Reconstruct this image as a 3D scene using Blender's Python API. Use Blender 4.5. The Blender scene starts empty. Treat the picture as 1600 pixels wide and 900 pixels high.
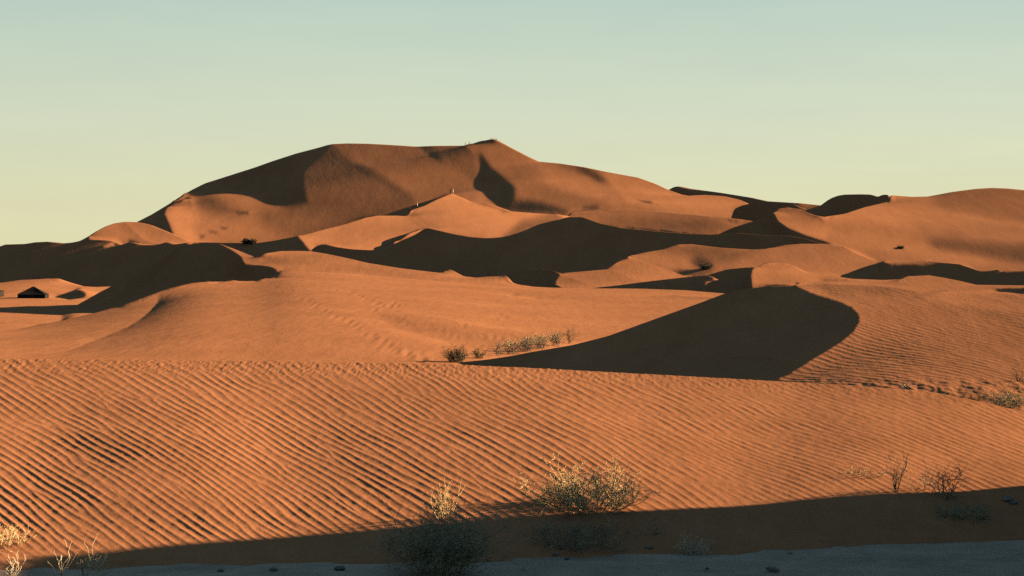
import bpy, bmesh, math, random
import numpy as np
from mathutils import Vector, Matrix
random.seed(7)
rng = np.random.default_rng(7)
scene = bpy.context.scene
COL = scene.collection
R = math.radians

# ------------------------------------------------------------------ the view and the sun
F, HOR, EYE = 3000.0, 440.0, 4.0          # focal length and horizon line (1600 px wide frame), eye height in metres
AZ, EL = R(-20.0), R(16.0)                 # the sun stands to the right, a little beyond the frame's plane
SX, SY = math.cos(AZ), -math.sin(AZ)      # horizontal direction towards the sun
SINE, COSE = math.sin(EL), math.cos(EL)
DARK, LIT = -0.10, 0.27

def at(px, py, Y):
    return Vector(((px-800)/F*Y, Y, EYE-(py-HOR)/F*Y))

# ------------------------------------------------------------------ numpy helpers
def gauss1(a, s, axis):
    if s <= 0: return a
    r = int(3*s)+1
    k = np.exp(-0.5*(np.arange(-r, r+1)/s)**2); k /= k.sum()
    p = [(0,0)]*a.ndim; p[axis] = (r, r)
    b = np.pad(a, p, mode='edge')
    out = np.zeros_like(a)
    for i, w in enumerate(k):
        sl = [slice(None)]*a.ndim; sl[axis] = slice(i, i+a.shape[axis])
        out += w*b[tuple(sl)]
    return out
def gauss(a, s): return gauss1(gauss1(a, s, 0), s, 1)

def _hash(ix, iy, seed):
    h = (ix.astype(np.int64)*374761393 + iy.astype(np.int64)*668265263 + seed*2147483647) & 0xffffffff
    h = ((h ^ (h >> 13))*1274126177) & 0xffffffff
    return (h ^ (h >> 16)) & 0xffffffff
def noise(x, y, seed=0):
    x = np.asarray(x, float); y = np.asarray(y, float)
    ix = np.floor(x).astype(np.int64); iy = np.floor(y).astype(np.int64)
    fx = x-ix; fy = y-iy
    u = fx*fx*fx*(fx*(fx*6-15)+10); v = fy*fy*fy*(fy*(fy*6-15)+10)
    def g(dx, dy):
        a = _hash(ix+dx, iy+dy, seed)*(2*math.pi/4294967296.0)
        return np.cos(a)*(fx-dx)+np.sin(a)*(fy-dy)
    return ((g(0,0)*(1-u)+g(1,0)*u)*(1-v)+(g(0,1)*(1-u)+g(1,1)*u)*v)*1.5
def fbm(x, y, octaves=4, seed=0, gain=0.5):
    s = 0; a = 1.0
    for o in range(octaves):
        s = s+a*noise(x*2**o, y*2**o, seed+o*17); a *= gain
    return s

# ------------------------------------------------------------------ a dune surface
# A dune is lofted through a few curves (foot, brink, crest) that are laid out at real distances, and then its
# relief is relaxed so that every facet leans towards or away from the sun as dunes do: gentle windward flanks,
# steep slip faces, smooth hollows.
TW, TH = 1900, 900
TX0 = -150
def tone_map(base, polys):
    T = np.full((TH, TW), base, np.float32)
    base = base*1.1 if base > 0 else base*.7
    T[:] = base
    for pts, val, blur in polys:
        val = val*1.1 if val > 0 else val*.7
        p = np.array(pts, float); p[:, 0] -= TX0
        pad = int(3*blur)+3
        x0 = max(0, int(p[:,0].min())-pad); x1 = min(TW, int(p[:,0].max())+pad+2)
        y0 = max(0, int(p[:,1].min())-pad); y1 = min(TH, int(p[:,1].max())+pad+2)
        if x1 <= x0 or y1 <= y0: continue
        SS = 2
        gx = (np.arange((x1-x0)*SS)+.5)/SS+x0; gy = (np.arange((y1-y0)*SS)+.5)/SS+y0
        m = np.zeros((len(gy), len(gx)), bool)
        for i in range(len(p)):
            ax, ay = p[i]; bx, by = p[(i+1) % len(p)]
            if ay == by: continue
            rows = (gy >= min(ay, by)) & (gy < max(ay, by))
            xs = ax+(gy[rows]-ay)*(bx-ax)/(by-ay)
            m[rows] ^= gx[None, :] < xs[:, None]
        m = m.reshape(y1-y0, SS, x1-x0, SS).mean((1, 3)).astype(np.float32)
        m = gauss(m, max(blur, 0.6))
        T[y0:y1, x0:x1] = T[y0:y1, x0:x1]*(1-m)+val*m
    return T

def curve(pts, u, smooth=3.0):
    """interpolate (u, value) pairs; slightly rounded at its corners"""
    p = np.array(pts, float)
    o = np.argsort(p[:, 0], kind='stable'); p = p[o]
    uu = np.arange(u[0]-40, u[-1]+41, 1.0)
    v = np.interp(uu, p[:, 0], p[:, 1])
    # extend beyond the ends with the end slope damped
    v = gauss1(v, smooth, 0)
    return np.interp(u, uu, v)

HORIZ = np.full(TW+400, 1e4)      # the highest screen row already covered per column, from near to far (TX0-200 ...)
def hz(u): return np.interp(u, np.arange(len(HORIZ))+TX0-200, HORIZ)

def solve(z0, fixed, A, B, pt, W, cu, ct0, ct1, ct2, LU, LT, MU, iters, ztar):
    z = z0.copy()
    free = ~fixed
    def fwd(z):
        zu = 0.5*((z[1:,1:]-z[:-1,1:])+(z[1:,:-1]-z[:-1,:-1]))
        zt = 0.5*((z[1:,1:]-z[1:,:-1])+(z[:-1,1:]-z[:-1,:-1]))
        r1 = W*(A*zu+B*zt)
        r2 = LU*(z[2:]-2*z[1:-1]+z[:-2])*cu
        r3 = LT*(ct2*z[:,2:]-ct1*z[:,1:-1]+ct0*z[:,:-2])
        r4 = MU*z
        return r1, r2, r3, r4
    def adj(r1, r2, r3, r4):
        g = MU*r4
        a = 0.5*W*A*r1; b = 0.5*W*B*r1
        g[1:,1:] += a+b; g[:-1,1:] += -a+b; g[1:,:-1] += a-b; g[:-1,:-1] += -a-b
        q = LU*cu*r2
        g[2:] += q; g[1:-1] -= 2*q; g[:-2] += q
        q = LT*r3
        g[:,2:] += ct2*q; g[:,1:-1] -= ct1*q; g[:,:-2] += ct0*q
        g[fixed] = 0
        return g
    d = MU**2
    a = (0.25*W*W*(A*A+B*B))
    d = d.copy(); d[1:,1:] += a; d[:-1,1:] += a; d[1:,:-1] += a; d[:-1,:-1] += a
    q = (LU*cu)**2; d[2:] += q; d[1:-1] += 4*q; d[:-2] += q
    q = LT**2; d[:,2:] += q*ct2**2; d[:,1:-1] += q*ct1**2; d[:,:-2] += q*ct0**2
    d = 1/np.maximum(d, 1e-12)
    f1, f2, f3, f4 = fwd(z)
    rhs = adj(W*pt-f1, -f2, -f3, MU*ztar-f4)
    x = np.zeros_like(z); r = rhs; y = d*r; y[fixed] = 0; p = y.copy(); rz = (r*y).sum()
    for k in range(iters):
        Ap = adj(*fwd(p))
        den = (p*Ap).sum()
        if den <= 0: break
        al = rz/den
        x += al*p; r = r-al*Ap
        y = d*r; y[fixed] = 0
        rz2 = (r*y).sum()
        if rz2 < 1e-9*max(1e-30, rz) and k > 20: break
        p = y+(rz2/rz)*p; rz = rz2
    return z+x

LAYERS = {}
def layer(name, u0, u1, curves, tones, base=LIT, du=2.0, rows=(60,), back=(30, 0.45), LUw=0.22, LTw=0.9, MUw=0.010,
          outer=5, iters=160, crest_auto=None, fit=True, over_w=0.08, detail=None, smooth=3.0, floor=-1.5):
    """curves: near to far, each {'py': [(u,row)...], 'Y': [(u,distance)...] , 'hard': bool}"""
    T = tone_map(base, tones)
    u = np.arange(u0, u1+du*.5, du)
    n = len(u)
    PY = [curve(c['py'], u, c.get('smooth', smooth)) for c in curves]
    YY = []
    for c in curves:
        if 'Y' in c: YY.append(curve(c['Y'], u, 12))
        else: YY.append(None)
    if crest_auto:                      # walk along the crest: its bearing follows from the way the face below it leans
        anchor, Ya, zy, lo, hi = crest_auto
        py = PY[-1]; cc = gauss1((HOR-py)/F, 3, 0)
        k = (u-800)/F
        ti = np.clip((py+4).astype(int), 0, TH-1); ui = np.clip((u-TX0).astype(int), 0, TW-1)
        t = T[ti, ui]
        zx = ((SINE-t*1.1)/COSE-SY*zy)/SX
        zx = gauss1(zx, 4, 0)
        dc = np.gradient(cc, u)
        rate = np.clip((zx/F-dc)/(cc-k*zx-zy), -0.004, 0.004)
        L = np.concatenate([[0], np.cumsum(0.5*(rate[1:]+rate[:-1])*du)])
        L -= np.interp(anchor, u, L)
        L = np.log(Ya)+L
        llo, lhi = np.log(lo), np.log(hi)
        m, h = 0.5*(llo+lhi), 0.5*(lhi-llo)
        L = m+h*np.tanh((L-m)/h)
        YY[-1] = np.exp(gauss1(L, 5, 0))
    for i, c in enumerate(curves):
        if 'dY' in c:                   # given as a distance in front of the crest
            YY[i] = YY[-1]-curve(c['dY'], u, 12)
    # rows
    Ys, Ps, curverow, tpar = [], [], [0], 0
    for s in range(len(curves)-1):
        m = rows[s] if s < len(rows) else rows[-1]
        ts = np.linspace(0, 1, m+1)
        if s > 0: ts = ts[1:]
        for t in ts:
            iy = (1-t)/YY[s]+t/YY[s+1]
            Ys.append(1/iy); Ps.append((1-t)*PY[s]+t*PY[s+1])
        curverow.append(len(Ys)-1)
    Y = np.array(Ys).T; P = np.array(Ps).T          # [col, row]
    Z0 = EYE+(HOR-P)/F*Y
    k = ((u-800)/F)[:, None]
    X = k*Y
    Yu = np.gradient(Y, du, axis=0)
    # cell geometry
    def cavg(a): return 0.25*(a[1:,1:]+a[:-1,1:]+a[1:,:-1]+a[:-1,:-1])
    Yc = cavg(Y); kc = 0.5*(k[1:]+k[:-1])
    Yuc = (0.5*((Y[1:,1:]-Y[:-1,1:])+(Y[1:,:-1]-Y[:-1,:-1])))/du
    Ytc = 0.5*((Y[1:,1:]-Y[1:,:-1])+(Y[:-1,1:]-Y[:-1,:-1]))
    Xu = Yc/F+kc*Yuc; Xt = kc*Ytc
    D = Xu*Ytc-Yuc*Xt
    A = (Ytc*SX-Xt*SY)/D/du; B = (-Yuc*SX+Xu*SY)/D
    fixed = np.zeros(Y.shape, bool)
    for i, c in enumerate(curves):
        if 'hardu' in c: fixed[(u >= c['hardu'][0]) & (u <= c['hardu'][1]), curverow[i]] = True
        elif c.get('hard', i > 0): fixed[:, curverow[i]] = True
    z = Z0.copy()
    if fit:
        dY1 = Y[:,1:-1]-Y[:,:-2]; dY2 = Y[:,2:]-Y[:,1:-1]
        dY1 = np.maximum(dY1, 1e-3); dY2 = np.maximum(dY2, 1e-3)
        soft = np.ones(Y.shape)
        for r_ in curverow[1:-1]: soft[:, r_] = 0.05
        ct0, ct2 = 1/dY1, 1/dY2; ct1 = ct0+ct2
        cu = (F/Y[1:-1])/du
        LU = LUw*np.ones_like(cu); LT = LTw*np.ones_like(ct0)*soft[:, 1:-1]
        MU = MUw*F/Y
        H = hz(u)
        for o in range(outer):
            py = HOR-(z-EYE)*F/Y
            run = np.minimum(np.minimum.accumulate(py, axis=1), H[:, None])
            vis = np.ones(py.shape, bool); vis[:,1:] = py[:,1:] < run[:,:-1]-1e-6
            vis[:,0] = py[:,0] < H
            pc = cavg(py); uc = 0.5*(u[1:]+u[:-1])[:, None]+0*pc
            Tv = T[np.clip(pc.round().astype(int), 0, TH-1), np.clip((uc-TX0).round().astype(int), 0, TW-1)]
            zu = 0.5*((z[1:,1:]-z[:-1,1:])+(z[1:,:-1]-z[:-1,:-1]))/du
            zt = 0.5*((z[1:,1:]-z[1:,:-1])+(z[:-1,1:]-z[:-1,:-1]))
            zX = (Ytc*zu-Yuc*zt)/D; zY = (-Xt*zu+Xu*zt)/D
            g2 = np.clip(zX**2+zY**2, 0, 0.6)
            pt = (SINE-Tv*np.sqrt(1+g2))/COSE
            W = np.where(cavg(vis.astype(float)) > 0.6, 1.0, 0.04)
            W = np.where((W > .5) & (Tv < 0), 1.6, W); W = np.where((W > .5) & (Tv > .29), .5, W)
            free_ = (Tv < -0.5)                     # areas left to the cast shadows
            W = np.where(free_, 0.02, W); pt = np.where(free_, 0.1, pt)
            if o > 0:
                pcur = (A*zu*du+B*zt)
                W = np.where((Tv < -0.02) & (pcur > pt) & ~free_, over_w, W)
            # nothing may rise above the crest line, nor sink below the foot
            top_ = np.repeat(P[:, -1:]+0.4, P.shape[1], 1)
            for ci, c in enumerate(curves):
                if c.get('cap'):
                    iu = (u >= c['hardu'][0]) & (u <= c['hardu'][1]-4)
                    r1 = curverow[ci]
                    top_[iu, :r1] = P[iu, r1:r1+1]+0.4
                    top_[iu, r1] = -1e3
            for ci in range(len(curves)): top_[fixed[:, curverow[ci]], curverow[ci]] = -1e3
            zt_ = Z0.copy(); MUo = MU.copy()
            if o > 0:
                over = py < top_
                zlim = EYE+(HOR-(top_+0.8))/F*Y
                zt_ = np.where(over, zlim, zt_); MUo = np.where(over, 0.35*F/Y, MUo)
                low = py > P[:, :1]+6
                zlo = EYE+(HOR-(P[:, :1]+3))/F*Y
                zt_ = np.where(low, zlo, zt_); MUo = np.where(low, 0.1*F/Y, MUo)
            if not fixed[:, 0].any(): MUo[:, 0] = np.maximum(MUo[:, 0], 0.05*F/Y[:, 0])
            for ci, c in enumerate(curves):      # behind a brink the ground drops away unseen
                if 'hardu' in c and ci+1 < len(curves)-1:
                    iu = (u >= c['hardu'][0]) & (u <= c['hardu'][1]-12)
                    r0, r1 = curverow[ci]+1, curverow[ci+1]
                    MUo[iu, r0:r1] = np.maximum(MUo[iu, r0:r1], 0.12*(F/Y)[iu, r0:r1])
            zs = z.copy(); zs[fixed] = Z0[fixed]
            z = solve(zs, fixed, A, B, pt, W, cu, ct0, ct1, ct2, LU, LT, MUo, iters, zt_)
    if fit:                       # flanks too steep towards the sun slump until they rest
        for q_ in range(90):
            zu = 0.5*((z[1:,1:]-z[:-1,1:])+(z[1:,:-1]-z[:-1,:-1]))/du
            zt = 0.5*((z[1:,1:]-z[1:,:-1])+(z[:-1,1:]-z[:-1,:-1]))
            pcur = A*zu*du+B*zt
            mk = np.clip((-0.13-pcur)/0.12, 0, 1)
            mv = np.zeros_like(z); mv[1:-1,1:-1] = np.maximum(np.maximum(mk[1:,1:], mk[:-1,1:]), np.maximum(mk[1:,:-1], mk[:-1,:-1]))
            mv = gauss(mv, 1.2); mv = np.clip(mv*1.5, 0, 1); mv[fixed] = 0
            zz = z.copy()
            zz[1:-1,1:-1] = 0.3*(z[2:,1:-1]+z[:-2,1:-1])+0.2*(z[1:-1,2:]+z[1:-1,:-2])
            z = z+mv*(zz-z)
    py = HOR-(z-EYE)*F/Y
    HB = np.minimum(hz(u), 899.0)
    # update the covered skyline
    uu = np.arange(len(HORIZ))+TX0-200
    top = py.min(axis=1)
    inr = (uu >= u[0]) & (uu <= u[-1])
    HORIZ[inr] = np.minimum(HORIZ[inr], np.interp(uu[inr], u, top))
    # the far side
    bl, bs = back
    bt = np.array([0.01, .03, .07, .13, .2, .3, .42, .56, .72, .86, 1.0])
    ZB, YB = [], []
    zc, yc = z[:, -1], Y[:, -1]
    los = (zc-EYE)/yc
    for t in bt:
        d = t*bl
        s0 = np.minimum(los, 0.02)-0.03
        drop = s0*d-(bs)*d*min(1, t*2.5)
        YB.append(yc+d); ZB.append(np.maximum(zc+drop, np.minimum(zc, floor)))
    Yf = np.concatenate([Y, np.array(YB).T], 1); Zf = np.concatenate([z, np.array(ZB).T], 1)
    # the foot runs on under the sand in front
    if True:
        p0 = np.maximum(py[:, 0], HB if fit else 0)
        sy = [Y[:, 0]*(1-0.006*q) for q in (3, 2, 1)]
        sz = [EYE+(HOR-(p0+7*q))/F*yy for q, yy in zip((3, 2, 1), sy)]
        Yf = np.concatenate([np.array(sy).T, Yf], 1); Zf = np.concatenate([np.array(sz).T, Zf], 1)
    Xf = k*Yf
    info = dict(u=u, Y=Yf, Z=Zf, X=Xf, nrow=Yf.shape[1]-len(bt), curverow=curverow)
    if detail is not None: detail(info)
    LAYERS[name] = info

    if fit: print('LAYER', name, 'dev px max %.1f' % np.abs(py-P).max(), 'p err', np.abs((A*zu*du+B*zt-pt)[W > .5]).mean(), 'Y', Y.min(), Y.max())
    return info

def height_at(info, px, t=None, Y=None):
    """ground point of a dune at image column px and distance Y"""
    u = info['u']; i = np.clip((px-u[0])/(u[1]-u[0]), 0, len(u)-1.001)
    a = int(i); f = i-a
    yrow = info['Y'][a]*(1-f)+info['Y'][a+1]*f
    zrow = info['Z'][a]*(1-f)+info['Z'][a+1]*f
    return float(np.interp(Y, yrow, zrow))
def hit(info, px, py):
    """where the line of sight through (px, py) meets a dune"""
    u = info['u']; i = np.clip((px-u[0])/(u[1]-u[0]), 0, len(u)-1.001)
    a = int(i); f = i-a
    yr = info['Y'][a]*(1-f)+info['Y'][a+1]*f
    zr = info['Z'][a]*(1-f)+info['Z'][a+1]*f
    pr = HOR-(zr-EYE)*F/yr
    idx = np.where(pr <= py)[0]
    if len(idx) == 0: j = info['nrow']-1; return Vector(((px-800)/F*yr[j], yr[j], zr[j]))
    j = idx[0]
    if j == 0: return Vector(((px-800)/F*yr[0], yr[0], zr[0]))
    w = (pr[j-1]-py)/max(1e-9, pr[j-1]-pr[j]); w = min(max(w, 0), 1)
    y = yr[j-1]*(1-w)+yr[j]*w; zz = zr[j-1]*(1-w)+zr[j]*w
    return Vector(((px-800)/F*y, y, zz))

def grid_mesh(name, X, Y, Z, mat):
    n, m = X.shape
    me = bpy.data.meshes.new(name)
    co = np.stack([X, Y, Z], -1).reshape(-1, 3).astype(np.float32)
    idx = np.arange(n*m).reshape(n, m)
    q = np.stack([idx[:-1,:-1], idx[1:,:-1], idx[1:,1:], idx[:-1,1:]], -1).reshape(-1, 4)
    me.vertices.add(len(co)); me.vertices.foreach_set('co', co.ravel())
    me.loops.add(q.size); me.loops.foreach_set('vertex_index', q.ravel().astype(np.int32))
    me.polygons.add(len(q)); me.polygons.foreach_set('loop_start', np.arange(0, q.size, 4, dtype=np.int32))
    me.polygons.foreach_set('loop_total', np.full(len(q), 4, np.int32))
    me.polygons.foreach_set('use_smooth', np.ones(len(q), bool))
    me.update(calc_edges=True); me.validate()
    me.materials.append(mat)
    o = bpy.data.objects.new(name, me); COL.objects.link(o)
    return o

def structure(o, label=None, cat=None):
    o['kind'] = 'structure'
    if label: o['label'] = label
    if cat: o['category'] = cat
    return o
# ------------------------------------------------------------------ materials
def nodes_of(name):
    m = bpy.data.materials.new(name); m.use_nodes = True
    nt = m.node_tree
    b = nt.nodes['Principled BSDF']
    return m, nt, b
def N(nt, t, **kw):
    n = nt.nodes.new(t)
    for k, v in kw.items():
        if k in n.inputs: n.inputs[k].default_value = v
        else: setattr(n, k, v)
    return n
def ramp(nt, stops):
    r = nt.nodes.new('ShaderNodeValToRGB')
    e = r.color_ramp.elements
    while len(e) < len(stops): e.new(0.5)
    for i, (p, c) in enumerate(stops):
        e[i].position = p; e[i].color = (*c, 1)
    return r
def sand_material(name, c0, c1, grain, bump, mid, waves=1.0, wstr=.15):
    m, nt, b = nodes_of(name); L = nt.links.new
    nt.nodes.remove(b)
    b = N(nt, 'ShaderNodeBsdfDiffuse', Roughness=.5); L(b.outputs[0], nt.nodes['Material Output'].inputs['Surface'])
    geo = N(nt, 'ShaderNodeNewGeometry')
    big = N(nt, 'ShaderNodeTexNoise', Scale=mid, Detail=5.0, Roughness=.6)
    L(geo.outputs['Position'], big.inputs['Vector'])
    r = ramp(nt, [(.3, c0), (.7, c1)])
    L(big.outputs['Fac'], r.inputs['Fac'])
    fine = N(nt, 'ShaderNodeTexNoise', Scale=grain, Detail=3.0, Roughness=.7)
    L(geo.outputs['Position'], fine.inputs['Vector'])
    mx = N(nt, 'ShaderNodeMix', data_type='RGBA', blend_type='MULTIPLY'); mx.inputs[0].default_value = .5
    r2 = ramp(nt, [(.25, (.62,.62,.62)), (.75, (1,1,1))])
    L(fine.outputs['Fac'], r2.inputs['Fac'])
    L(r.outputs['Color'], mx.inputs[6]); L(r2.outputs['Color'], mx.inputs[7])
    L(mx.outputs[2], b.inputs['Color'])
    bp = N(nt, 'ShaderNodeBump', Strength=bump, Distance=.4/grain)
    L(fine.outputs['Fac'], bp.inputs['Height'])
    # wind streaks and shallow undulations running along the slope
    mp = N(nt, 'ShaderNodeMapping'); mp.inputs['Rotation'].default_value = (0, 0, .35); mp.inputs['Scale'].default_value = (1.0, .22, 1.0)
    L(geo.outputs['Position'], mp.inputs['Vector'])
    st = N(nt, 'ShaderNodeTexNoise', Scale=waves, Detail=5.0, Roughness=.62); L(mp.outputs[0], st.inputs['Vector'])
    bp2 = N(nt, 'ShaderNodeBump', Strength=wstr, Distance=.5/waves)
    L(st.outputs['Fac'], bp2.inputs['Height']); L(bp.outputs['Normal'], bp2.inputs['Normal']); L(bp2.outputs['Normal'], b.inputs['Normal'])
    r3 = ramp(nt, [(.3, (.88,.87,.86)), (.7, (1.05,1.05,1.06))]); L(st.outputs['Fac'], r3.inputs['Fac'])
    m3 = N(nt, 'ShaderNodeMix', data_type='RGBA', blend_type='MULTIPLY'); m3.inputs[0].default_value = .8
    L(mx.outputs[2], m3.inputs[6]); L(r3.outputs['Color'], m3.inputs[7]); L(m3.outputs[2], b.inputs['Color'])
    return m
SAND0, SAND1 = (.45,.196,.094), (.54,.236,.115)
M_near = sand_material('near sand', SAND0, SAND1, 22.0, .25, .35, 2.5, .05)
M_mid = sand_material('middle sand', SAND0, SAND1, 5.0, .12, .08, .9, .11)
M_far = sand_material('far sand', SAND0, SAND1, 1.2, .07, .02, .16, .05)
def gravel_material():
    m, nt, b = nodes_of('gravel'); L = nt.links.new
    b.inputs['Roughness'].default_value = .95; b.inputs['Specular IOR Level'].default_value = .1
    geo = N(nt, 'ShaderNodeNewGeometry')
    t = N(nt, 'ShaderNodeTexNoise', Scale=1.1, Detail=6.0, Roughness=.65); L(geo.outputs['Position'], t.inputs['Vector'])
    f = N(nt, 'ShaderNodeTexNoise', Scale=38.0, Detail=3.0); L(geo.outputs['Position'], f.inputs['Vector'])
    r = ramp(nt, [(.3, (.36,.235,.165)), (.7, (.58,.39,.28))]); L(t.outputs['Fac'], r.inputs['Fac'])
    r2 = ramp(nt, [(.3, (.6,.6,.6)), (.65, (1,1,1))]); L(f.outputs['Fac'], r2.inputs['Fac'])
    mx = N(nt, 'ShaderNodeMix', data_type='RGBA', blend_type='MULTIPLY'); mx.inputs[0].default_value = .8
    L(r.outputs['Color'], mx.inputs[6]); L(r2.outputs['Color'], mx.inputs[7]); L(mx.outputs[2], b.inputs['Base Color'])
    bp = N(nt, 'ShaderNodeBump', Strength=.5, Distance=.02); L(f.outputs['Fac'], bp.inputs['Height']); L(bp.outputs['Normal'], b.inputs['Normal'])
    return m
M_gravel = gravel_material()

# ------------------------------------------------------------------ the dunes, from the nearest to the farthest
def ridge_noise(info, amp, scale, seed=3, rows=None):
    X, Y = info['X'], info['Y']
    info['Z'] = info['Z'] + amp*fbm(X/scale, Y/scale, 3, seed)

# 1. the rippled dune in front
uA = dict(py=[(-150,886),(0,884),(300,882),(600,879),(760,876),(900,869),(1100,864),(1250,858),(1400,847),(1500,841),(1600,838),(1750,834)],
          Y=[(-150,26.9),(0,27.0),(300,27.15),(600,27.35),(760,27.55),(900,27.95),(1100,28.3),(1250,28.7),(1400,29.45),(1500,29.9),(1600,30.1),(1750,30.4)], smooth=30)
cA = dict(py=[(-150,561),(0,561),(300,563),(540,566),(700,569),(850,576),(1000,584),(1150,592),(1240,597),(1350,603),(1420,609),(1500,620),(1560,634),(1600,643),(1700,668),(1750,680)],
          Y=[(-150,47),(0,46.5),(700,46),(1000,45.5),(1240,44.5),(1420,43),(1600,41),(1750,40)], smooth=25)
def ripple_field(x0, x1, y0, y1, res, lam, theta, srad, sang, seed):
    """wind ripples: noise filtered to one wavelength and bearing; returns phase and strength on a plan grid"""
    nx = int((x1-x0)/res); ny = int((y1-y0)/res)
    g = np.random.default_rng(seed).standard_normal((nx, ny))
    kx = np.fft.fftfreq(nx, res)[:, None]; ky = np.fft.fftfreq(ny, res)[None, :]
    c, s = math.cos(theta), math.sin(theta)
    kr = kx*c+ky*s; kt = -kx*s+ky*c
    k0 = 1/lam
    H = np.exp(-0.5*((kr-k0)/(srad*k0))**2-0.5*(kt/(sang*k0))**2)
    f = np.fft.ifft2(np.fft.fft2(g)*H)
    f /= np.abs(f).mean()
    return f
def sample(f, x0, y0, res, x, y):
    i = np.clip((x-x0)/res, 0, f.shape[0]-1.01); j = np.clip((y-y0)/res, 0, f.shape[1]-1.01)
    a = i.astype(int); b = j.astype(int); u = i-a; v = j-b
    return (f[a,b]*(1-u)+f[a+1,b]*u)*(1-v)+(f[a,b+1]*(1-u)+f[a+1,b+1]*u)*v
def profile(f):
    """sharp-lee ripple from the complex field"""
    ph = np.angle(f); am = np.abs(f)
    ph = ph+0.55*np.sin(ph)
    return np.cos(ph)*np.clip(0.9*am**0.3, 0.2, 1.08)
def detail_A(info):
    X, Y, Z = info['X'], info['Y'], info['Z'].copy()
    n = info['nrow']
    # S-shaped flank: flatter foot, full shoulder
    t = np.linspace(0, 1, n)[None, :]
    uu = info['u'][:, None]
    Z[:, :n] += 0.22*np.sin(math.pi*np.clip(t, 0, 1))**1.5*(0.6+0.4*noise(uu/260.0, 0*uu+3.3, 5))
    Z += 0.03*fbm(X/6.0, Y/5.0, 2, 24)*np.clip(np.concatenate([np.sin(math.pi*t)*np.ones_like(Z[:, :n]), np.zeros_like(Z[:, n:])], 1), 0, 1)
    # the bearing of the ripples swings with the wind that curls round the flank
    q = (1/27.0-1/np.clip(Y, 24, 80))/(1/27.0-1/46.0)
    wx = X*(36/Y)**.85+0.14*noise(X/5.0, Y/7.0, 31)+0.03*noise(X/1.3, Y/1.7, 32); wy = 27+10.0*q+0.12*noise(X/6.0, Y/6.0, 33)
    f1 = ripple_field(-32, 32, 22, 46, .025, .188, math.atan2(.56, .83), .16, .06, 11)
    f2 = ripple_field(-32, 32, 22, 46, .025, .155, math.atan2(.68, .735), .14, .045, 12)
    h1 = profile(sample(f1, -32, 22, .025, wx, wy)); h2 = profile(sample(f2, -32, 22, .025, wx, wy))
    side = np.clip((uu-900)/350.0, 0, 1)                       # finer ripples to the right
    w = np.clip(side+0.35*noise(X/4, Y/5, 41), 0, 1)
    strength = np.clip(0.86+0.34*fbm(X/2.6, Y/5.5, 3, 57), 0.32, 0.98)
    foot = np.concatenate([np.clip((t-0.03)/0.10, 0, 1)*np.ones_like(Z[:, :n]), np.ones_like(Z[:, n:])], 1)
    brow = np.concatenate([np.clip((t-.90)/.06, 0, 1)*np.ones_like(Z[:, :n]), np.ones_like(Z[:, n:])], 1)*np.clip(1-side*.5, 0, 1)
    strength = strength*(1-.55*brow)
    Z += ((h1*0.0078*(1-w)+h2*0.0048*w))*strength*(0.25+0.75*foot)
    Z += 0.004*fbm(X/.22, Y/.3, 2, 61)
    brow = np.concatenate([np.clip((t-.90)/.06, 0, 1)*np.ones_like(Z[:, :n]), np.ones_like(Z[:, n:])], 1)*np.clip(1-side*.5, 0, 1)
    Z += brow*0.008*fbm(X/.10, Y/.4, 3, 63)
    Z[:, :n] += np.clip(1-t/0.10, 0, 1)*(.045*fbm(X[:, :n]/.8, Y[:, :n]/.5, 3, 62)-.012)
    info['Z'] = Z
dA = layer('A', -450, 1950, [uA, cA], [], fit=False, rows=(330,), du=1.25, back=(9, .35), floor=-.9, detail=detail_A)

cB0 = dict(py=[(680,592),(900,600),(1000,605),(1240,614),(1343,622),(1420,628),(1500,640),(1600,662),(1750,690)],
           Y=[(680,108),(760,100),(900,88),(1000,80),(1150,72),(1240,68),(1343,64),(1500,60),(1600,58),(1750,57)])
cB = dict(py=[(680,574),(690,569.5),(730,565),(760,562),(800,556),(830,550),(860,545),(895,539),(950,525),(1000,507),(1050,489),(1100,471),(1131,459),(1160,452),(1200,447.5),
              (1240,446),(1292,443.5),(1353,446),(1399,449),(1444,457),(1475,455.5),(1536,456.5),(1600,459.6),(1750,466)],
          Y=[(680,111),(690,110),(895,105),(1050,99),(1200,95),(1250,94),(1353,91),(1444,87),(1475,88.5),(1536,88.5),(1600,87),(1750,82)])
def detail_B(info):
    X, Y, Z = info['X'], info['Y'], info['Z']
    py = HOR-(Z-EYE)*F/Y; uu = info['u'][:, None]+0*Z
    m = tone_map(1.0, [(tB[3][0], 0.0, 1.5)])
    m = m[np.clip(py.astype(int), 0, TH-1), np.clip((uu-TX0).astype(int), 0, TW-1)]
    m = np.clip(m, 0, 1)
    th = math.atan2(.45, .9)
    f = ripple_field(-8, 45, 50, 140, .06, .36, th, .2, .12, 71)
    f2 = ripple_field(-8, 45, 50, 140, .06, .27, th+.2, .2, .2, 72)
    wx = X+0.5*noise(X/6, Y/9, 73); wy = Y+.8*noise(X/8, Y/8, 74)
    st = np.clip(.65+.5*fbm(X/6, Y/9, 2, 75), .15, 1.2)
    Z = Z+m*st*(0.012*profile(sample(f, -8, 50, .06, wx, wy))+0.005*profile(sample(f2, -8, 50, .06, wx, wy)))
    # lumpy trampled sand along the foot
    lump = np.clip((py-585)/20, 0, 1)*np.clip((uu-1220)/60, 0, 1)
    info['Z'] = Z+0.035*lump*fbm(X/.45, Y/1.4, 4, 76)*m
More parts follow.
